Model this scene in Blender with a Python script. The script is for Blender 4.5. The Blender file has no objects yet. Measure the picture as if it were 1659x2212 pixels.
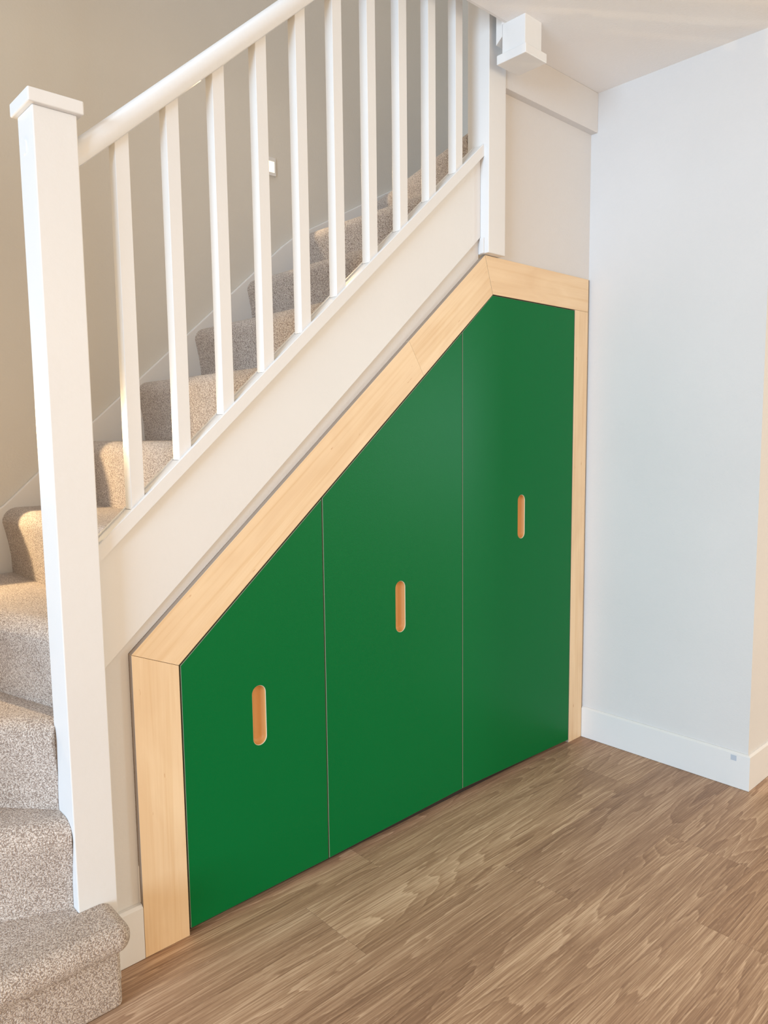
import bpy, bmesh, math, random
from mathutils import Vector, Matrix
random.seed(7)
SC = bpy.context.scene
COL = SC.collection

# ------------------------------------------------------------------ camera
F_PX, W_PX = 1599.943, 1659.0
YAW, PITCH, ROLL = map(math.radians, (42.66499115, -6.00123333, -0.65334989))
CAM = Vector((-2.46561993, -1.54568291, 1.19229764))
fwd = Vector((math.sin(YAW)*math.cos(PITCH), math.cos(YAW)*math.cos(PITCH), math.sin(PITCH)))
rgt = Vector((math.cos(YAW), -math.sin(YAW), 0)); up = rgt.cross(fwd)
rgt2 = math.cos(ROLL)*rgt + math.sin(ROLL)*up
up2 = -math.sin(ROLL)*rgt + math.cos(ROLL)*up
cd = bpy.data.cameras.new('camera'); cam = bpy.data.objects.new('camera', cd); COL.objects.link(cam)
m = Matrix((rgt2, up2, -fwd)).transposed().to_4x4(); m.translation = CAM
cam.matrix_world = m
cd.sensor_fit = 'HORIZONTAL'; cd.sensor_width = 36.0; cd.lens = 36.0*F_PX/W_PX
cd.clip_start = 0.02
SC.camera = cam

# ------------------------------------------------------------------ world, lights, exposure
wd = bpy.data.worlds.new('world'); SC.world = wd; wd.use_nodes = True
wn = wd.node_tree.nodes['Background']
wn.inputs[0].default_value = (1.0, 0.755, 0.51, 1); wn.inputs[1].default_value = 1.0

def area(name, loc, target, sx, sy, power, col):
    l = bpy.data.lights.new(name, 'AREA'); l.shape = 'RECTANGLE'; l.size = sx; l.size_y = sy
    l.energy = power; l.color = col
    o = bpy.data.objects.new(name, l); COL.objects.link(o); o.location = loc
    o.rotation_euler = (Vector(target)-Vector(loc)).to_track_quat('-Z', 'Y').to_euler()
    return o
# cool daylight from a tall window in the room's left wall
area('window_daylight', (-7.6, -1.9, 1.6), (0, -0.6, 1.2), 2.6, 2.2, 404, (0.50, 0.744, 1.0))
# warm lit room behind the camera
area('room_light', (-1.2, -4.6, 1.7), (-0.9, 0, 1.1), 3.2, 1.9, 39, (1.0, 0.80, 0.56))
# patio window at the far side of the room, mirrored softly in the doors
area('patio_window', (3.30, -4.1, 1.30), (-0.8, 0, 1.2), 0.8, 1.0, 46, (0.62, 0.9, 1.0))
area('stairwell_fill', (-2.0, 0.1, 4.6), (-2.0, 0.1, 0), 0.9, 0.9, 16, (0.75, 0.82, 0.90))  # unseen fill added above the stairs to brighten the stairwell walls
SC.view_settings.view_transform = 'Standard'; SC.view_settings.look = 'None'
SC.view_settings.exposure = 0.0; SC.view_settings.gamma = 1.0
SC.view_settings.use_curve_mapping = False

# ------------------------------------------------------------------ materials
def srgb(r, g, b):
    f = lambda c: (c/255/12.92) if c/255 <= 0.04045 else ((c/255+0.055)/1.055)**2.4
    return (f(r), f(g), f(b), 1)
def mat(name):
    mt = bpy.data.materials.new(name); mt.use_nodes = True
    nt = mt.node_tree; b = nt.nodes['Principled BSDF']
    return mt, nt, b
def N(nt, t, **kw):
    n = nt.nodes.new(t)
    for k, v in kw.items():
        if k.startswith('i_'): n.inputs[int(k[2:]) if k[2:].isdigit() else k[2:]].default_value = v
        else: setattr(n, k, v)
    return n
def ramp(nt, stops):
    r = nt.nodes.new('ShaderNodeValToRGB'); e = r.color_ramp.elements
    while len(e) < len(stops): e.new(0.5)
    for i, (p, c) in enumerate(stops): e[i].position = p; e[i].color = c
    return r
def paint(name, col, rough, bump=0.02, scale=90, var=0.02, spec=0.5):
    mt, nt, b = mat(name); L = nt.links
    tc = N(nt, 'ShaderNodeTexCoord')
    n1 = N(nt, 'ShaderNodeTexNoise'); n1.inputs['Scale'].default_value = 2.5; n1.inputs['Detail'].default_value = 3
    L.new(tc.outputs['Object'], n1.inputs['Vector'])
    lo = tuple(c*(1-var) for c in col[:3])+(1,); hi = tuple(min(1, c*(1+var)) for c in col[:3])+(1,)
    r = ramp(nt, [(0.3, lo), (0.7, hi)]); L.new(n1.outputs['Fac'], r.inputs['Fac'])
    L.new(r.outputs['Color'], b.inputs['Base Color'])
    n2 = N(nt, 'ShaderNodeTexNoise'); n2.inputs['Scale'].default_value = scale; n2.inputs['Detail'].default_value = 4
    L.new(tc.outputs['Object'], n2.inputs['Vector'])
    bp = N(nt, 'ShaderNodeBump'); bp.inputs['Strength'].default_value = 1.0; bp.inputs['Distance'].default_value = bump*0.02
    L.new(n2.outputs['Fac'], bp.inputs['Height']); L.new(bp.outputs['Normal'], b.inputs['Normal'])
    b.inputs['Roughness'].default_value = rough; b.inputs['Specular IOR Level'].default_value = spec
    return mt
M_TRIM = paint('white_satin_paint', (0.79, 0.785, 0.775, 1), 0.38, 0.02, 60)
M_WALL = paint('wall_emulsion', (0.715, 0.70, 0.685, 1), 0.85, 0.03, 140)
M_STWALL = paint('stairwell_emulsion', (0.69, 0.665, 0.615, 1), 0.85, 0.03, 140)
M_CEIL = paint('ceiling_emulsion', (0.91, 0.91, 0.915, 1), 0.9, 0.03, 120)
M_GREEN = paint('green_satin_lacquer', (0.0, 0.158, 0.037, 1), 0.36, 0.012, 500, 0.01, 0.14)
M_EDGE = paint('pale_board_edge', (0.24, 0.29, 0.19, 1), 0.6)
M_DARK = paint('dark_backing', (0.03, 0.018, 0.014, 1), 0.8)  # near-black brown, puts the shade of the door gaps into the colour
M_STICK = paint('grey_sticker', (0.50, 0.55, 0.62, 1), 0.6)
M_PLYEDGE = paint('grey_brown_ply_edge', (0.36, 0.285, 0.225, 1), 0.7)
M_RIM = paint('pale_routed_rim', (0.62, 0.60, 0.45, 1), 0.6)

def mk_ply(name, axis, base=(243, 216, 178)):
    """birch veneer, grain along axis 0=x 1=y 2=z of the board's own space"""
    mt, nt, b = mat(name); L = nt.links
    tc = N(nt, 'ShaderNodeTexCoord'); mp = N(nt, 'ShaderNodeMapping')
    oi = N(nt, 'ShaderNodeObjectInfo')
    L.new(tc.outputs['Object'], mp.inputs['Vector'])
    mp.inputs['Rotation'].default_value = (0, axis, 0)
    off = N(nt, 'ShaderNodeVectorMath', operation='SCALE'); off.inputs[0].default_value = (13, 7, 5)
    L.new(oi.outputs['Random'], off.inputs['Scale'])
    ad = N(nt, 'ShaderNodeVectorMath', operation='ADD'); L.new(mp.outputs[0], ad.inputs[0]); L.new(off.outputs[0], ad.inputs[1])
    st = N(nt, 'ShaderNodeVectorMath', operation='MULTIPLY'); st.inputs[1].default_value = (1.3, 60, 60); L.new(ad.outputs[0], st.inputs[0])
    n1 = N(nt, 'ShaderNodeTexNoise'); n1.inputs['Scale'].default_value = 1.4; n1.inputs['Detail'].default_value = 6; n1.inputs['Distortion'].default_value = 0.7
    L.new(st.outputs[0], n1.inputs['Vector'])
    c = srgb(*base); d = srgb(base[0]-9, base[1]-14, base[2]-20); h = srgb(min(255, base[0]+3), base[1]+4, base[2]+5)
    r = ramp(nt, [(0.25, d), (0.5, c), (0.75, h)]); L.new(n1.outputs['Fac'], r.inputs['Fac'])
    # blotches
    n3 = N(nt, 'ShaderNodeTexNoise'); n3.inputs['Scale'].default_value = 1; n3.inputs['Detail'].default_value = 3; n3.inputs['Distortion'].default_value = 0.8
    s3 = N(nt, 'ShaderNodeVectorMath', operation='MULTIPLY'); s3.inputs[1].default_value = (3.5, 12, 12); L.new(ad.outputs[0], s3.inputs[0]); L.new(s3.outputs[0], n3.inputs['Vector'])
    r3 = ramp(nt, [(0.35, (0.92, 0.88, 0.84, 1)), (0.66, (1, 1, 1, 1))]); L.new(n3.outputs['Fac'], r3.inputs['Fac'])
    mx = N(nt, 'ShaderNodeMixRGB', blend_type='MULTIPLY'); mx.inputs['Fac'].default_value = 1
    L.new(r.outputs['Color'], mx.inputs[1]); L.new(r3.outputs['Color'], mx.inputs[2])
    # small mineral flecks
    st2 = N(nt, 'ShaderNodeVectorMath', operation='MULTIPLY'); st2.inputs[1].default_value = (18, 75, 75); L.new(ad.outputs[0], st2.inputs[0])
    n4 = N(nt, 'ShaderNodeTexNoise'); n4.inputs['Scale'].default_value = 1; n4.inputs['Detail'].default_value = 3; L.new(st2.outputs[0], n4.inputs['Vector'])
    r4 = ramp(nt, [(0.24, (0.72, 0.55, 0.42, 1)), (0.29, (1, 1, 1, 1))]); L.new(n4.outputs['Fac'], r4.inputs['Fac'])
    mx2 = N(nt, 'ShaderNodeMixRGB', blend_type='MULTIPLY'); mx2.inputs['Fac'].default_value = 0.8
    L.new(mx.outputs[0], mx2.inputs[1]); L.new(r4.outputs['Color'], mx2.inputs[2])
    L.new(mx2.outputs[0], b.inputs['Base Color'])
    b.inputs['Roughness'].default_value = 0.5
    bp = N(nt, 'ShaderNodeBump'); bp.inputs['Distance'].default_value = 0.0003; L.new(n1.outputs['Fac'], bp.inputs['Height']); L.new(bp.outputs[0], b.inputs['Normal'])
    return mt
SLOPE = math.atan(0.855)
M_PLY_V = mk_ply('birch_veneer_upright', math.pi/2)
M_PLY_S = mk_ply('birch_veneer_sloping', SLOPE)
M_PLY_H = mk_ply('birch_veneer_level', 0.0)
M_PLY_PULL = mk_ply('birch_ply_recess', math.pi/2, (214, 160, 98))

def mk_floor():
    mt, nt, b = mat('oak_plank'); L = nt.links
    tc = N(nt, 'ShaderNodeTexCoord'); oi = N(nt, 'ShaderNodeObjectInfo')
    off = N(nt, 'ShaderNodeVectorMath', operation='SCALE'); off.inputs[0].default_value = (37, 11, 3)
    L.new(oi.outputs['Random'], off.inputs['Scale'])
    ad = N(nt, 'ShaderNodeVectorMath', operation='ADD'); L.new(tc.outputs['Object'], ad.inputs[0]); L.new(off.outputs[0], ad.inputs[1])
    def scl(v):
        s = N(nt, 'ShaderNodeVectorMath', operation='MULTIPLY'); s.inputs[1].default_value = v; L.new(ad.outputs[0], s.inputs[0]); return s.outputs[0]
    def noise(vec, scale, det, dist=0, rough=0.5):
        n = N(nt, 'ShaderNodeTexNoise'); n.inputs['Scale'].default_value = scale; n.inputs['Detail'].default_value = det
        n.inputs['Distortion'].default_value = dist; n.inputs['Roughness'].default_value = rough; L.new(vec, n.inputs['Vector']); return n.outputs['Fac']
    # growth rings : contour lines of a stretched smooth field -> cathedral figure
    fld = noise(scl((0.5, 4.6, 4.6)), 1.25, 1.4, 0.3)
    mul = N(nt, 'ShaderNodeMath', operation='MULTIPLY'); mul.inputs[1].default_value = 20; L.new(fld, mul.inputs[0])
    wob = noise(scl((7, 50, 50)), 1.0, 3)
    wm = N(nt, 'ShaderNodeMath', operation='MULTIPLY_ADD'); wm.inputs[1].default_value = 1.1; L.new(wob, wm.inputs[0]); L.new(mul.outputs[0], wm.inputs[2])
    fr = N(nt, 'ShaderNodeMath', operation='FRACT'); L.new(wm.outputs[0], fr.inputs[0])
    rings = ramp(nt, [(0.0, (0.15, 0.15, 0.15, 1)), (0.06, (1.0, 1.0, 1.0, 1)), (0.25, (0.62, 0.62, 0.62, 1)), (0.7, (0.5, 0.5, 0.5, 1)), (1.0, (0.15, 0.15, 0.15, 1))])
    L.new(fr.outputs[0], rings.inputs['Fac'])
    # fine brushed grain
    fine = noise(scl((5, 300, 300)), 1.0, 4, 0.25, 0.65)
    # tonal bands
    band = noise(scl((0.9, 9, 9)), 1.0, 3, 0.6)
    a1 = N(nt, 'ShaderNodeMath', operation='MULTIPLY'); a1.inputs[1].default_value = 0.20; L.new(rings.outputs[0], a1.inputs[0])
    a2 = N(nt, 'ShaderNodeMath', operation='MULTIPLY_ADD'); a2.inputs[1].default_value = 0.85; L.new(fine, a2.inputs[0]); L.new(a1.outputs[0], a2.inputs[2])
    a3 = N(nt, 'ShaderNodeMath', operation='MULTIPLY_ADD'); a3.inputs[1].default_value = 0.50; L.new(band, a3.inputs[0]); L.new(a2.outputs[0], a3.inputs[2])
    r = ramp(nt, [(0.54, srgb(134, 104, 84)), (0.72, srgb(164, 132, 107)), (0.84, srgb(186, 154, 127)), (1.0, srgb(222, 193, 165))])
    L.new(a3.outputs[0], r.inputs['Fac'])
    # per plank tone
    pr = ramp(nt, [(0, (0.90, 0.88, 0.88, 1)), (0.5, (1.0, 0.99, 0.97, 1)), (1, (1.06, 1.04, 1.0, 1))]); L.new(oi.outputs['Random'], pr.inputs['Fac'])
    mx = N(nt, 'ShaderNodeMixRGB', blend_type='MULTIPLY'); mx.inputs['Fac'].default_value = 1; L.new(r.outputs[0], mx.inputs[1]); L.new(pr.outputs[0], mx.inputs[2])
    # pale limed specks along the grain
    sp = noise(scl((45, 420, 420)), 1.0, 1)
    rs = ramp(nt, [(0.66, (0, 0, 0, 1)), (0.74, (1, 1, 1, 1))]); L.new(sp, rs.inputs['Fac'])
    fm = N(nt, 'ShaderNodeMath', operation='MULTIPLY'); fm.inputs[1].default_value = 0.45; L.new(rs.outputs[0], fm.inputs[0])
    mx2 = N(nt, 'ShaderNodeMixRGB', blend_type='MIX'); mx2.inputs[2].default_value = srgb(214, 184, 158)
    L.new(fm.outputs[0], mx2.inputs['Fac']); L.new(mx.outputs[0], mx2.inputs[1])
    L.new(mx2.outputs[0], b.inputs['Base Color'])
    b.inputs['Roughness'].default_value = 0.5; b.inputs['Specular IOR Level'].default_value = 0.35
    bp = N(nt, 'ShaderNodeBump'); bp.inputs['Distance'].default_value = 0.0007; bp.inputs['Strength'].default_value = 0.7
    L.new(a2.outputs[0], bp.inputs['Height']); L.new(bp.outputs[0], b.inputs['Normal'])
    return mt
M_FLOOR = mk_floor()

def mk_carpet():
    mt, nt, b = mat('wool_twist_carpet'); L = nt.links
    tc = N(nt, 'ShaderNodeTexCoord')
    def noise(scale, det, dist=0):
        n = N(nt, 'ShaderNodeTexNoise'); n.inputs['Scale'].default_value = scale; n.inputs['Detail'].default_value = det
        n.inputs['Distortion'].default_value = dist; L.new(tc.outputs['Object'], n.inputs['Vector']); return n.outputs['Fac']
    nz = N(nt, 'ShaderNodeTexNoise'); nz.inputs['Scale'].default_value = 160; nz.inputs['Detail'].default_value = 1; L.new(tc.outputs['Object'], nz.inputs['Vector'])
    dv = N(nt, 'ShaderNodeVectorMath', operation='SCALE'); dv.inputs['Scale'].default_value = 0.008; L.new(nz.outputs['Color'], dv.inputs[0])
    av = N(nt, 'ShaderNodeVectorMath', operation='ADD'); L.new(tc.outputs['Object'], av.inputs[0]); L.new(dv.outputs[0], av.inputs[1])
    vo = N(nt, 'ShaderNodeTexVoronoi', feature='F1'); vo.inputs['Scale'].default_value = 340; L.new(av.outputs[0], vo.inputs['Vector'])
    iv = N(nt, 'ShaderNodeMath', operation='SUBTRACT'); iv.inputs[0].default_value = 1.0; L.new(vo.outputs['Distance'], iv.inputs[1])
    tn = noise(260, 2, 0.4)
    cm = N(nt, 'ShaderNodeMath', operation='MULTIPLY_ADD'); cm.inputs[1].default_value = 0.7; L.new(tn, cm.inputs[0]); L.new(iv.outputs[0], cm.inputs[2])
    tuft = cm.outputs[0]; big = noise(14, 3)
    r = ramp(nt, [(0.62, srgb(152, 136, 125)), (0.82, srgb(190, 175, 163)), (0.97, srgb(212, 199, 188)), (1.0, srgb(228, 217, 207))])
    L.new(tuft, r.inputs['Fac'])
    rb = ramp(nt, [(0.3, (0.93, 0.92, 0.91, 1)), (0.7, (1.03, 1.03, 1.03, 1))]); L.new(big, rb.inputs['Fac'])
    mx = N(nt, 'ShaderNodeMixRGB', blend_type='MULTIPLY'); mx.inputs['Fac'].default_value = 1
    L.new(r.outputs[0], mx.inputs[1]); L.new(rb.outputs[0], mx.inputs[2]); L.new(mx.outputs[0], b.inputs['Base Color'])
    b.inputs['Roughness'].default_value = 0.95; b.inputs['Specular IOR Level'].default_value = 0.1
    b.inputs['Sheen Weight'].default_value = 0.25
    bp = N(nt, 'ShaderNodeBump'); bp.inputs['Distance'].default_value = 0.002; bp.inputs['Strength'].default_value = 0.9
    L.new(tuft, bp.inputs['Height']); L.new(bp.outputs[0], b.inputs['Normal'])
    return mt
M_CARPET = mk_carpet()
def emis(name, col, s):
    mt, nt, b = mat(name); b.inputs['Base Color'].default_value = (1, 1, 1, 1)
    b.inputs['Emission Color'].default_value = col; b.inputs['Emission Strength'].default_value = s
    return mt
M_LED = emis('warm_lamp_diffuser', (1.0, 0.74, 0.42, 1), 2.2)

# ------------------------------------------------------------------ geometry helpers
def link(name, bm, mats, parent=None, smooth=False):
    bmesh.ops.recalc_face_normals(bm, faces=bm.faces[:])
    me = bpy.data.meshes.new(name); bm.to_mesh(me); bm.free()
    for mm in (mats if isinstance(mats, (list, tuple)) else [mats]): me.materials.append(mm)
    if smooth:
        for p in me.polygons: p.use_smooth = True
    o = bpy.data.objects.new(name, me); COL.objects.link(o)
    if parent is not None: o.parent = parent
    return o
def bevel(bm, w, seg=2, edges=None):
    es = edges if edges is not None else [e for e in bm.edges if len(e.link_faces) == 2 and e.calc_face_angle(0) > 0.5]
    bmesh.ops.bevel(bm, geom=es, offset=w, segments=seg, profile=0.5, affect='EDGES', clamp_overlap=True)
def add_box(bm, x0, x1, y0, y1, z0, z1):
    vs = [bm.verts.new((x, y, z)) for x in (x0, x1) for y in (y0, y1) for z in (z0, z1)]
    for f in ((0, 1, 3, 2), (4, 6, 7, 5), (0, 4, 5, 1), (2, 3, 7, 6), (0, 2, 6, 4), (1, 5, 7, 3)):
        bm.faces.new([vs[i] for i in f])
def box(x0, x1, y0, y1, z0, z1, bv=0.0, seg=2):
    bm = bmesh.new(); add_box(bm, x0, x1, y0, y1, z0, z1)
    bmesh.ops.recalc_face_normals(bm, faces=bm.faces[:])
    if bv: bevel(bm, bv, seg)
    return bm
def prism_xz(pts, y0, y1, bv=0.0, seg=2):
    """polygon in the x-z plane given depth in y"""
    bm = bmesh.new()
    a = [bm.verts.new((x, y0, z)) for x, z in pts]; b = [bm.verts.new((x, y1, z)) for x, z in pts]
    bm.faces.new(a); bm.faces.new(b[::-1])
    for i in range(len(pts)):
        j = (i+1) % len(pts); bm.faces.new((a[i], b[i], b[j], a[j]))
    bmesh.ops.recalc_face_normals(bm, faces=bm.faces[:])
    if bv: bevel(bm, bv, seg)
    return bm
def prism_xy(pts, z0, z1, bm=None):
    bm = bm or bmesh.new()
    a = [bm.verts.new((x, y, z0)) for x, y in pts]; b = [bm.verts.new((x, y, z1)) for x, y in pts]
    bm.faces.new(a[::-1]); bm.faces.new(b)
    for i in range(len(pts)):
        j = (i+1) % len(pts); bm.faces.new((a[i], a[j], b[j], b[i]))
    return bm
def sweep(profile, p0, p1, u, v, bm=None):
    """closed profile [(a,b)] in axes u,v swept from p0 to p1"""
    bm = bm or bmesh.new(); p0, p1, u, v = map(Vector, (p0, p1, u, v))
    A = [bm.verts.new(p0+u*a+v*b) for a, b in profile]; B = [bm.verts.new(p1+u*a+v*b) for a, b in profile]
    bm.faces.new(A); bm.faces.new(B[::-1])
    for i in range(len(profile)):
        j = (i+1) % len(profile); bm.faces.new((A[i], B[i], B[j], A[j]))
    return bm
def thing(name, label, cat, loc=(0, 0, 0), group=None):
    o = bpy.data.objects.new(name, None); COL.objects.link(o); o.location = loc
    o.empty_display_size = 0.1; o['label'] = label; o['category'] = cat
    if group: o['group'] = group
    return o
def struct(o): o['kind'] = 'structure'; return o
def rebase(o, loc):
    """move a mesh object's origin to loc (world), shape stays"""
    loc = Vector(loc); o.data.transform(Matrix.Translation(-loc)); o.location = loc; return o

# ------------------------------------------------------------------ dimensions
YB = 0.885          # stairwell back wall
YS = 0.870          # face of the wall string
XL, XR = -2.80, 0.30
H = 2.40            # room ceiling
SL = 0.886
def z_rail(x): return 0.9788 + 0.888*(x+1.85)        # top of the base rail
NX0, NX1, NY0, NY1 = -1.9527, -1.8690, -0.025, 0.0610     # lower newel
UX0, UX1 = -0.6090, -0.5262                                # upper newel
Z = [0, .195] + [.195+.197*i for i in range(1, 13)]  # step heights, Z[n]

# ------------------------------------------------------------------ setting
fl = bpy.data.objects.new('floor', None); COL.objects.link(fl); fl['kind'] = 'structure'
sub = link('subfloor', box(-4.2, 2.2, -3.6, 0.03, -0.05, -0.006), M_DARK, fl)
RW = 0.2355; y_hi = 0.03; row = 0
joints = {0: -1.170, 1: -0.235, 2: -0.915, 3: -0.441, 4: -0.766}
y_lo = -0.104
while y_hi > -3.3:
    j = joints.get(row, -0.3-random.random()*1.1); L_ = 1.19
    xs = [j+L_*k for k in range(-4, 4)]
    xs = [x for x in xs if -3.9 < x < 2.0]; xs = [-4.2]+xs+[2.2]
    for a, b in zip(xs, xs[1:]):
        x0, x1 = a+.0003, b-.0003
        pieces = [(x0, x1)]
        if y_hi > -0.636+0.002:   # planks stop at the projecting wall
            if x0 > 0.004: continue
            pieces = [(x0, min(x1, 0.004))]
            if y_lo < -0.64:      # this row runs past the corner: notch left to the wall covering it
                pieces = [(x0, x1)]
        for p0, p1 in pieces:
            bm = box(p0, p1, y_lo+.0001, y_hi-.0001, -0.006, 0.0)
            top = [e for e in bm.edges if all(v.co.z > -1e-5 for v in e.verts)]
            bevel(bm, 0.0002, 1, top)
            pk = link('plank', bm, M_FLOOR, fl); rebase(pk, ((p0+p1)/2, (y_lo+y_hi)/2, 0))
    y_hi = y_lo; y_lo -= RW; row += 1

# projecting wall on the right, its face at x=0.010, outer corner at y=-0.626
struct(link('wall_right', prism_xy([(0.010, 0.0205), (0.010, -0.626), (2.2, -0.626), (2.2, 0.0205)], 0.0, H), M_WALL))
def skirting(name, pts, h, t, cham=0.006):
    """pts: polyline on the front face, wall lies on the left of travel"""
    bm = bmesh.new(); n = len(pts)
    rings = []
    P = [Vector((x, y, 0)) for x, y in pts]
    for i, p in enumerate(P):
        d0 = (P[i]-P[i-1]).normalized() if i else None; d1 = (P[i+1]-P[i]).normalized() if i < n-1 else None
        ns = [Vector((-d.y, d.x, 0)) for d in (d0, d1) if d is not None]
        nn = sum(ns, Vector()); nn = nn/ (nn.length**2) * len(ns) if len(ns) == 2 else ns[0]
        if len(ns) == 2: nn = (ns[0]+ns[1])/(1+ns[0].dot(ns[1]))
        rings.append([bm.verts.new(p+nn*a+Vector((0, 0, b))) for a, b in ((0, 0.001), (0, h-cham), (cham, h), (t, h), (t, 0.001))])
    for A, B in zip(rings, rings[1:]):
        for k in range(5): bm.faces.new((A[k], B[k], B[(k+1) % 5], A[(k+1) % 5]))
    bm.faces.new(rings[0]); bm.faces.new(rings[-1][::-1])
    return struct(link(name, bm, M_TRIM))
sk = skirting('baseboard_right', [(0.0, -0.0005), (0.0, -0.636), (2.2, -0.636)], 0.122, 0.0098)
link('sticker', box(-0.0006, 0.0002, -0.593, -0.574, 0.093, 0.111, 0.0001, 1), M_STICK, sk)['label'] = 'small pale grey sticker'
skirting('baseboard_left', [(-1.8675, 0.0), (-1.8020, 0.0)], 0.130, 0.0155)

# plaster beside and above the cupboard
FO = lambda x: 0.715+(x+1.801)*(1.75-0.715)/(1.801-0.595)      # frame outer slope
zs = lambda x: 0.7022+SL*(x+1.85)                               # string underside
struct(link('wall_front', prism_xz([(-1.8685, 0.0), (-1.8015, 0.0), (-1.8015, 0.7155), (-0.6096, FO(-0.6096)), (-0.6096, zs(-0.6096)-.0008), (-1.8685, zs(-1.8685)-.0008)], 0.016, 0.034), M_WALL))
struct(link('wall_upper', prism_xz([(-0.5260, 1.751), (0.0100, 1.751), (0.0100, 2.264), (-0.5260, 2.264)], 0.006, 0.060), M_WALL))
struct(link('trim_1', prism_xz([(-0.5260, 2.264), (0.0100, 2.264), (0.0100, 2.400), (-0.5260, 2.400)], -0.0205, 0.060, 0.0012, 1), M_WALL))
# ceiling with the stairwell cut away
bm = prism_xy([(-4.2, -3.6), (2.2, -3.6), (2.2, -0.0205), (-0.527, -0.0205), (-0.527, -0.0715), (-0.6085, -0.0715), (-0.6085, -0.092), (-4.2, -0.092)], H, H+0.16)
struct(link('ceiling', bm, M_CEIL))
struct(link('trim_2', prism_xy([(-4.2, -0.092), (-0.6085, -0.092), (-0.6085, -0.084), (-4.2, -0.084)], H-0.000, H+0.17), M_TRIM))
# stairwell
struct(link('wall_back', box(XL-0.12, XR+0.12, YB, YB+0.1, 0, 4.9), M_STWALL))
struct(link('wall_left', prism_xy([(XL-0.10, -0.02), (XL, -0.02), (XL, YB), (XL-0.10, YB)], 0, 4.9), M_STWALL))
struct(link('wall_shaft', box(XR, XR+0.10, 0.0605, YB, 1.9, 4.9), M_STWALL))

struct(link('wall_landing', box(XL-0.10, XR+0.10, -1.30, -1.20, H+0.16, 4.9), M_STWALL))
struct(link('ceiling_landing', box(XL-0.10, XR+0.10, -1.30, YB+0.1, 4.9, 5.0), M_CEIL))

# ------------------------------------------------------------------ staircase
st = thing('staircase', 'quarter-turn staircase covered in speckled beige carpet with white strings', 'staircase', (-1.9, 0, 0))
def carve(ob):
    """cut the carpeted step neatly round the newel posts"""
    for x0, x1, z0, z1 in ((NX0, NX1, 0, 1.8), (UX0, UX1, 1.75, 3.5)):
        c = link('cutter', box(x0-.0006, x1+.0006, NY0-.0006, NY1+.0006, z0-.01, z1), M_DARK)
        md = ob.modifiers.new('cut', 'BOOLEAN'); md.operation = 'DIFFERENCE'; md.object = c; md.solver = 'EXACT'; md.use_self = True
        dg_ = bpy.context.evaluated_depsgraph_get(); dg_.update()
        me = bpy.data.meshes.new_from_object(ob.evaluated_get(dg_)); ob.modifiers.remove(md)
        old = ob.data; ob.data = me; bpy.data.meshes.remove(old); me.name = 'step'
        cm = c.data; bpy.data.objects.remove(c); bpy.data.meshes.remove(cm)
def nose_profile(z, z0, r, o, foot=0.0):
    """(d, z) going from the tread back to the riser foot; d>0 is towards the walker"""
    pts = [(o-r-0.02, z)]
    for i in range(9):
        a = math.pi/2*(1-i/8.0); pts.append((o-r+r*math.cos(a), z-r+r*math.sin(a)))
    for i in range(1, 6):
        t = i/6.0; pts.append((o*(1-t)**1.4, z-r-(z-r-z0)*t*0.8))
    pts.append((foot, z0-0.002)); pts.append((o-r-0.02, z0-0.002))
    return pts
def add_tread(bm, poly, a, b, z, z0, r=0.042, o=0.020, ins=0.03):
    """poly: plan outline of the tread behind the riser; a->b the riser foot line, walker on the right of a->b ... """
    a, b = Vector((*a, 0)), Vector((*b, 0)); d = (b-a).normalized(); n = Vector((d.y, -d.x, 0))
    sweep([(p, q) for p, q in nose_profile(z, z0, r, o)], a, b, n, (0, 0, 1), bm)
    prism_xy([(x, y) for x, y in poly], z0, z, bm)
def step(n, a, b, rest, r=0.042, o=0.020):
    """riser foot from a to b (looking up the stair a is on the left), rest: remaining outline"""
    bm = bmesh.new()
    A, B = Vector((*a, 0)), Vector((*b, 0)); d = (B-A).normalized(); nn = Vector((d.y, -d.x, 0))
    back = -(o-r-0.02)
    a2 = A-nn*back; b2 = B-nn*back
    add_tread(bm, [(a2.x, a2.y), (b2.x, b2.y)]+rest, a, b, Z[n], Z[n-1]+0.001 if n > 1 else 0.001, r, o)
    ob = link('step', bm, M_CARPET, st)
    for p in ob.data.polygons: p.use_smooth = True
    ob.data.set_sharp_from_angle(angle=math.radians(38))
    ob.parent = None
    if n < 5 or n > 9: carve(ob)
    ob.parent = st
    rebase(ob, (A.x, A.y, Z[n]-0.1)); ob.location -= Vector(st.location)
    return ob
# bottom bullnose step: returned round the newel post
bm = bmesh.new()
add_box(bm, XL+.002, -1.8800, -0.136, 0.40, Z[1]-0.064, Z[1])
bmesh.ops.recalc_face_normals(bm, faces=bm.faces[:])
es = [e for e in bm.edges if (abs(e.verts[0].co.y+0.136) < 1e-5 and abs(e.verts[1].co.y+0.136) < 1e-5) or (abs(e.verts[0].co.x+1.88) < 1e-5 and abs(e.verts[1].co.x+1.88) < 1e-5)]
es = [e for e in es if e.verts[0].co.x > XL+.1 or e.verts[1].co.x > XL+.1]
bevel(bm, 0.0315, 6, es)
b2 = box(XL+.002, -1.8985, -0.106, 0.40, 0.001, Z[1]-0.06, 0.012, 3)
me = bpy.data.meshes.new('t'); b2.to_mesh(me); b2.free(); bm.from_mesh(me)
s1 = link('step', bm, M_CARPET, None, True); carve(s1); s1.parent = st; s1.data.set_sharp_from_angle(angle=math.radians(40)); rebase(s1, (-2.3, 0, 0)); s1.location -= Vector(st.location)
def dirv(deg): a = math.radians(deg); return Vector((-math.cos(a), math.sin(a)))
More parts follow.
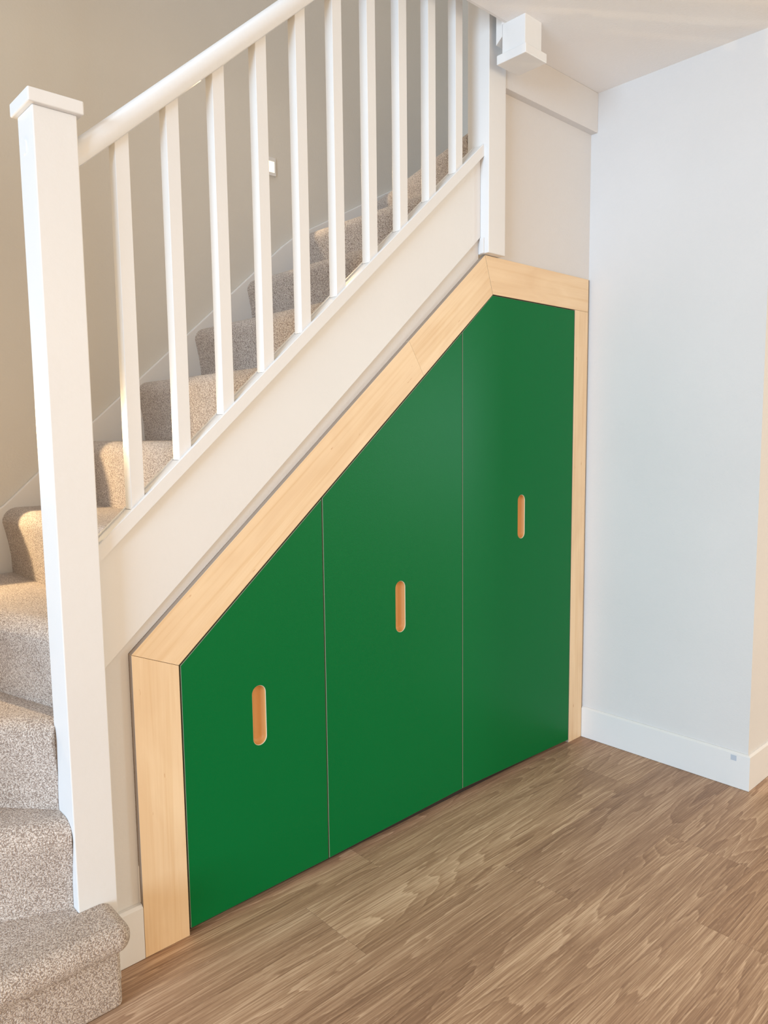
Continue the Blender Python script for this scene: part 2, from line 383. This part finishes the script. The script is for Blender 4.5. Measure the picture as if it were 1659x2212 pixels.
def hit(p, d):
    t1 = (XL+.002-p[0])/d[0] if d[0] < -1e-6 else 1e9; t2 = (YS-p[1])/d[1] if d[1] > 1e-6 else 1e9
    t = min(t1, t2)-0.035; return (p[0]+d[0]*t, p[1]+d[1]*t)
# winders: foot lines start at the newel and fan out to the walls
p2 = (-1.9480, 0.0005); q2 = hit(p2, dirv(23.0))
p3 = (-1.9500, 0.0560); q3 = hit(p3, dirv(48.5))
p4 = (-1.9030, 0.0750); q4 = hit(p4, dirv(74.2))
step(2, q2, p2, [(-1.90, 0.045), (-1.60, 0.062), (-1.60, YS), (XL+.002, YS)])
step(3, q3, p3, [(-1.92, 0.062), (-1.60, 0.062), (-1.60, YS)])
step(4, q4, p4, [(-1.60, 0.064), (-1.60, YS)])
YF = 0.036
XF = [None]*5 + [-1.787, -1.563, -1.343, -1.120, -0.897, -0.674]
for n in range(5, 11):
    x = XF[n]; xe = XF[n+1]+0.03 if n < 10 else XR
    step(n, (x, YS), (x, YF), [(xe, YF), (xe, YS)] if n < 10 else [(-0.45, 0.10), (XR-.002, 0.10), (XR-.002, YS)])
p11 = (-0.560, 0.085); d11 = Vector((math.sin(math.radians(19.5)), math.cos(math.radians(19.5))))
t = (YS-p11[1])/d11.y; q11 = (p11[0]+d11.x*t, YS)
step(11, q11, p11, [(-0.50, 0.080), (XR-.002, 0.105), (XR-.002, YS)])
p12 = (-0.479, 0.110); d12 = Vector((math.sin(math.radians(47)), math.cos(math.radians(47))))
t = (YS-p12[1])/d12.y; q12 = (min(XR-.03, p12[0]+d12.x*t), 0)
t = (q12[0]-p12[0])/d12.x; q12 = (q12[0], p12[1]+d12.y*t)
step(12, q12, p12, [(XR-.002, 0.125)])
# outer string under the balusters, base of the flight
zr0 = lambda x: z_rail(x)-0.0373
so = link('string', prism_xz([(NX1+.0005, zs(NX1)), (-0.6096, zs(-0.609)), (-0.6096, zr0(-0.609)-.0008), (NX1+.0005, zr0(NX1)-.0008)], 0.008, 0.036, 0.001, 1), M_TRIM, st)
rebase(so, (NX1, 0.02, 0.7)); so.location -= Vector(st.location); so['label'] = 'smooth white outer string'
# wall string along the back wall, eased where the winders start and end
sk_top = [(XL+.002, 0.52), (-2.35, 0.735), (-1.98, 0.895), (-1.86, 0.952), (-1.80, 0.990), (-1.70, 1.0808), (-0.75, 1.9168), (-0.69, 1.962), (-0.60, 2.012), (XR-.002, 2.49)]
bot = [(XR-.002, 2.10), (-0.62, 1.70), (-1.80, 0.70), (XL+.002, 0.30)]
ws = link('string', prism_xz(sk_top+bot, YS, YB-0.0005, 0.003, 2), M_TRIM, st)
rebase(ws, (-1.8, YS, 1.0)); ws.location -= Vector(st.location); ws['label'] = 'white wall string against the back wall'

# ------------------------------------------------------------------ balustrade
bl = thing('balustrade', 'white painted banister with square spindles along the stair edge', 'banister', (-1.9107, 0.018, 0))
def kid(o, par=bl, label=None):
    o.parent = par
    if label: o['label'] = label
    return o
def placed(name, bm, mt, origin, par=bl, label=None, smooth=False):
    o = link(name, bm, mt, None, smooth); rebase(o, origin)
    base = Vector((0, 0, 0)); p = par
    while p is not None: base += Vector(p.location); p = p.parent
    o.parent = par; o.location = Vector(origin)-base
    if label: o['label'] = label
    return o
placed('packing_strip', box(UX0-.0042, UX0-.0002, -0.008, 0.0074, 1.7525, 1.7990, 0.0004, 1), M_TRIM, (UX0-.002, 0, 1.7525), label='thin white packing strip at the foot of the upper newel')
np_ = placed('newel_post', box(NX0, NX1, NY0, NY1, 0.0005, 1.8185, 0.0022, 2), M_TRIM, (-1.911, .018, 0), label='lower newel post with flat square cap')
placed('cap', box(NX0-.0105, NX1+.0105, NY0-.0115, NY1+.0105, 1.8185, 1.8445, 0.003, 3), M_TRIM, (-1.911, .018, 1.8185), np_)
bm = bmesh.new(); bmesh.ops.create_cone(bm, cap_ends=True, segments=28, radius1=0.0155, radius2=0.0140, depth=0.0022, matrix=Matrix.Translation((NX0-.0008, 0.029, 1.7545)) @ Matrix.Rotation(-math.pi/2, 4, 'Y'))
placed('plug', bm, M_TRIM, (NX0, 0.029, 1.7545), np_, label='round white screw plug')
placed('newel_post', box(UX0, UX1, NY0, NY1, 1.7515, 3.55, 0.0022, 2), M_TRIM, (-0.568, .018, 1.7515), label='tall upper newel post rising past the ceiling')
# base rail: grooved moulding with fillets between the spindles
th = math.atan(0.888); ct, sn = math.cos(th), math.sin(th)
U = Vector((0, 1, 0)); V = Vector((-sn, 0, ct))
tk = 0.0373*ct
yl, yh = -0.006, 0.042
g0, g1 = 0.0022, 0.0338
def end_clip(bm, x0, x1):
    for px, nx in ((x0, -1), (x1, 1)):
        bmesh.ops.bisect_plane(bm, geom=bm.verts[:]+bm.edges[:]+bm.faces[:], plane_co=(px, 0, 0), plane_no=(nx, 0, 0), clear_outer=True)
        bmesh.ops.holes_fill(bm, edges=[e for e in bm.edges if e.is_boundary], sides=0)
prof = [(yl, -tk), (yh, -tk), (yh, -0.0015), (yh-.0015, 0), (g1, 0), (g1, -0.007), (g0, -0.007), (g0, 0), (yl+.0015, 0), (yl, -0.0015)]
P = lambda x: Vector((x, 0, z_rail(x)))
bm = sweep(prof, P(-1.95), P(-0.52), U, V); end_clip(bm, NX1, UX0)
placed('base_rail', bm, M_TRIM, (-1.87, .018, .96), label='grooved base rail on the outer string')
br = bl.children[-1]
XC = [-1.7679+0.117*k for k in range(10)]
HW = 0.0155
edges_x = [NX1]+[v for x in XC for v in (x-HW, x+HW)]+[UX0]
for k in range(11):
    a, b = edges_x[2*k], edges_x[2*k+1]
    bm = sweep([(g0+.0004, -0.0068), (g1-.0004, -0.0068), (g1-.0004, -0.0022), (g0+.0004, -0.0022)], P(a-.05), P(b+.05), U, V); end_clip(bm, a+.0004, b-.0004)
    placed('fillet', bm, M_TRIM, ((a+b)/2, .018, z_rail((a+b)/2)), br)
# handrail
hs = 0.880; hth = math.atan(hs); hc, hn = math.cos(hth), math.sin(hth)
def z_hr(x): return 1.7390+hs*(x+1.85)      # underside
HV = Vector((-hn, 0, hc)); 
hp = []
w2, hh = 0.0285, 0.044
hp += [(-0.0160, 0.0), (-0.0245, 0.0015), (-0.0285, 0.0075)]
for i in range(0, 13):
    a = math.pi-math.pi*i/12; hp.append((w2*math.cos(a)*1.0, 0.0195+(hh-0.0195)*math.sin(a)))
hp += [(0.0285, 0.0075), (0.0245, 0.0015), (0.0160, 0.0), (0.0158, 0.005), (-0.0158, 0.005)]
PH = lambda x: Vector((x, 0.018, z_hr(x)))
bm = sweep(hp, PH(-1.98), PH(-0.45), Vector((0, 1, 0)), HV); end_clip(bm, NX1, UX0)
hr = placed('handrail', bm, M_TRIM, (-1.87, .018, 1.72), label='rounded white handrail', smooth=True)
hr.data.set_sharp_from_angle(angle=math.radians(42))
# spindles
b_len = z_hr(XC[0])-z_rail(XC[0])
for k, x in enumerate(XC):
    pts = [(x-HW, z_rail(x-HW)-0.0030), (x+HW, z_rail(x+HW)-0.0030), (x+HW, z_hr(x+HW)+0.005), (x-HW, z_hr(x-HW)+0.005)]
    placed('spindle', prism_xz(pts, 0.018-HW, 0.018+HW, 0.0012, 2), M_TRIM, (x, .018, z_rail(x)))

# pendant end of the landing newel, hanging below the ceiling
pd = thing('landing_newel', 'short white newel end hanging below the ceiling by the beam, square cap underneath', 'newel post', (-0.5675, -0.114, 2.30))
placed('post', box(-0.6068, -0.5262, -0.1560, -0.0725, 2.312, 2.5, 0.0012, 1), M_TRIM, (-0.5665, -0.114, 2.4), pd)
placed('cap', box(-0.6185, -0.5145, -0.1675, -0.0610, 2.286, 2.3125, 0.0020, 2), M_TRIM, (-0.5665, -0.114, 2.30), pd)
bm = bmesh.new()
pp = [(-0.0720, 2.3675), (-0.0490, 2.3500), (-0.0490, 2.470), (-0.0720, 2.470)]
A = [bm.verts.new((-0.6060, y, z)) for y, z in pp]; B = [bm.verts.new((-0.535, y, z)) for y, z in pp]
bm.faces.new(A); bm.faces.new(B[::-1])
for i in range(4): bm.faces.new((A[i], B[i], B[(i+1) % 4], A[(i+1) % 4]))
placed('bracket', bm, M_TRIM, (-0.57, -0.06, 2.40), pd, label='white block with mitred lower end')

# ------------------------------------------------------------------ cupboard
cb = thing('understairs_cupboard', 'built-in cupboard under the stairs, three green doors in a birch plywood frame', 'cupboard', (-0.9, 0, 0))
XLo, XLi, XRi = -1.801, -1.690, -0.0865
FI = lambda x: 0.667+(x+1.690)*(1.633-0.667)/(1.690-0.556)
g = 0.0002
def board(name, pts, mt, lab):
    bm = prism_xz(pts, 0.0, 0.0163)
    # outward edges read as raw ply edge
    bmesh.ops.recalc_face_normals(bm, faces=bm.faces[:]); bm.faces.ensure_lookup_table()
    for f in bm.faces:
        if abs(f.normal.y) < 0.5: f.material_index = 1
    bevel(bm, 0.0005, 1)
    cx = sum(p[0] for p in pts)/len(pts); cz = sum(p[1] for p in pts)/len(pts)
    return placed(name, bm, [mt, M_PLYEDGE], (cx, 0, cz), cb, lab)
board('frame_board', [(XLo, 0.0008), (XLi, 0.0008), (XLi, 0.6665), (XLo, 0.7145)], M_PLY_V, 'upright birch board at the low end')
jx0, jx1 = -0.9345, -0.8745
board('frame_board', [(XLo+g, 0.7152), (XLi, 0.6674), (jx1-g, FI(jx1)), (jx0-g, FO(jx0))], M_PLY_S, 'lower sloping birch board')
board('frame_board', [(jx0+g, FO(jx0)), (jx1+g, FI(jx1)), (-0.5565, 1.6326), (-0.5955, 1.7495)], M_PLY_S, 'upper sloping birch board')
board('frame_board', [(-0.5945, 1.750), (-0.5555, 1.6333), (-0.0008, 1.6333), (-0.0008, 1.750)], M_PLY_H, 'level birch board at the top')
board('frame_board', [(XRi, 0.0008), (-0.0008, 0.0008), (-0.0008, 1.6327), (XRi, 1.6327)], M_PLY_V, 'narrow upright birch board by the wall')

def stadium(cx, cz, w, h, n=14):
    r = w/2; pts = []
    for i in range(n+1):
        a = math.pi*i/n; pts.append((cx+r*math.cos(a), cz+(h/2-r)+r*math.sin(a)))
    for i in range(n+1):
        a = math.pi+math.pi*i/n; pts.append((cx+r*math.cos(a), cz-(h/2-r)+r*math.sin(a)))
    return pts
def door(pts, hc_, hw, hh_, label):
    root_o = ((min(p[0] for p in pts)+max(p[0] for p in pts))/2, 0.0, 0.02)
    bm = bmesh.new(); Y0, Y1 = 0.0006, 0.0186; ch = 0.0007
    hole = stadium(hc_[0], hc_[1], hw, hh_)
    # front face (inset by a pale chamfer) with the finger slot cut out
    cx = sum(p[0] for p in pts)/len(pts); cz = sum(p[1] for p in pts)/len(pts)
    def inset(P, d):
        out = []; n = len(P)
        for i in range(n):
            p, q, r_ = Vector(P[i-1]), Vector(P[i]), Vector(P[(i+1) % n])
            d0 = (q-p).normalized(); d1 = (r_-q).normalized(); n0 = Vector((-d0.y, d0.x)); n1 = Vector((-d1.y, d1.x))
            m_ = (n0+n1)/(1+n0.dot(n1)); out.append(q+m_*d)
        return out
    inn = inset(pts, ch)
    fo = [bm.verts.new((x, Y0, z)) for x, z in inn]; so_ = [bm.verts.new((x, Y0+ch, z)) for x, z in pts]; ba = [bm.verts.new((x, Y1, z)) for x, z in pts]
    ho = [bm.verts.new((x, Y0, z)) for x, z in hole]
    es = [bm.edges.new((fo[i], fo[(i+1) % len(fo)])) for i in range(len(fo))]+[bm.edges.new((ho[i], ho[(i+1) % len(ho)])) for i in range(len(ho))]
    r_ = bmesh.ops.triangle_fill(bm, use_beauty=True, use_dissolve=False, edges=es)
    for f in list(bm.faces): f.material_index = 0
    n = len(pts)
    for i in range(n):
        j = (i+1) % n
        f = bm.faces.new((fo[i], so_[i], so_[j], fo[j])); f.material_index = 1
        f = bm.faces.new((so_[i], ba[i], ba[j], so_[j])); f.material_index = 1
    bm.faces.new(ba).material_index = 1
    d_ = placed('door', bm, [M_GREEN, M_EDGE], root_o, cb, label)
    # recess: short straight lip, then a coved bottom
    bm = bmesh.new(); rows = []
    lv = [(0.0, 0.0), (0.0011, 0.0012), (0.0014, 0.004), (0.0020, 0.0085), (0.0045, 0.0125), (0.0085, 0.0152), (0.0125, 0.0160)]
    for ins, dep in lv:
        rows.append([bm.verts.new((x, Y0+dep, z)) for x, z in stadium(hc_[0], hc_[1], hw-2*ins, hh_-2*ins)])
    for ri, (A_, B_) in enumerate(zip(rows, rows[1:])):
        for i in range(len(A_)):
            j = (i+1) % len(A_); f = bm.faces.new((A_[i], A_[j], B_[j], B_[i])); f.material_index = 1 if ri == 0 else 0; f.smooth = ri > 0
    bm.faces.new(rows[-1])
    bmesh.ops.recalc_face_normals(bm, faces=bm.faces[:])
    bmesh.ops.remove_doubles(bm, verts=bm.verts[:], dist=1e-6)
    placed('finger_pull', bm, [M_PLY_PULL, M_RIM], (hc_[0], 0.0, hc_[1]), d_)
    return d_
dg = 0.0048
FD = lambda x: FI(x)-dg*1.25
door([(-1.6855, 0.0175), (-1.2652, 0.0195), (-1.2652, FD(-1.2652)), (-1.6855, FD(-1.6855))], (-1.4760, 0.4895), 0.0405, 0.156, 'shortest green door on the left with sloping top')
door([(-1.2615, 0.0195), (-0.7040, 0.0285), (-0.7040, FD(-0.7040)), (-1.2615, FD(-1.2615))], (-0.9785, 0.6855), 0.0400, 0.154, 'middle green door with sloping top')
door([(-0.7015, 0.0285), (-0.0895, 0.0125), (-0.0895, 1.6300), (-0.5570, 1.6300), (-0.7015, FD(-0.7015))], (-0.3968, 0.9040), 0.0395, 0.152, 'tallest green door beside the wall with peaked top')
placed('gap_shade_sheet', prism_xz([(XLi-.02, 0.001), (-0.02, 0.001), (-0.02, 1.70), (-0.60, 1.70), (XLi-.02, 0.69)], 0.0215, 0.0300), M_DARK, (-0.9, 0.025, 0.5), cb, 'dark sheet standing in for the shade behind the door gaps')  # sheet added close behind the doors so their gaps look black

# ------------------------------------------------------------------ recessed step lights on the back wall
def step_light(x, z, label, energy, aim, size):
    t_ = thing('step_light', label, 'wall light', (x, YB, z), 'recessed stair lights on the back wall')
    w, h = 0.062, 0.066
    bm = bmesh.new()
    for a, b, c, d in ((-w/2, w/2, h/2-.014, h/2), (-w/2, w/2, -h/2, -h/2+.012), (-w/2, -w/2+.006, -h/2+.012, h/2-.014), (w/2-.006, w/2, -h/2+.012, h/2-.014)):
        add_box(bm, x+a, x+b, YB-.006, YB-.0004, z+c, z+d)
    placed('frame', bm, M_TRIM, (x, YB, z), t_)
    placed('diffuser', box(x-w/2+.006, x+w/2-.006, YB-.0035, YB-.0008, z-h/2+.012, z+h/2-.014), M_LED, (x, YB, z), t_)
    l = bpy.data.lights.new('step_light_beam', 'SPOT'); l.energy = energy; l.color = (1.0, 0.74, 0.42)
    l.spot_size = math.radians(size); l.spot_blend = 0.12; l.shadow_soft_size = 0.008
    o = bpy.data.objects.new('step_light_beam', l); COL.objects.link(o); o.location = (x, YB-.02, z)
    o.rotation_euler = Vector(aim).to_track_quat('-Z', 'Y').to_euler()
    return t_
step_light(-0.800, 2.203, 'small lit recessed light seen between the spindles on the back wall', 4.5, (0.15, -0.99, -0.10), 122)
step_light(-2.10, 1.22, 'small lit recessed light low on the back wall at the turn', 22, (0.15, -0.99, -0.10), 122)
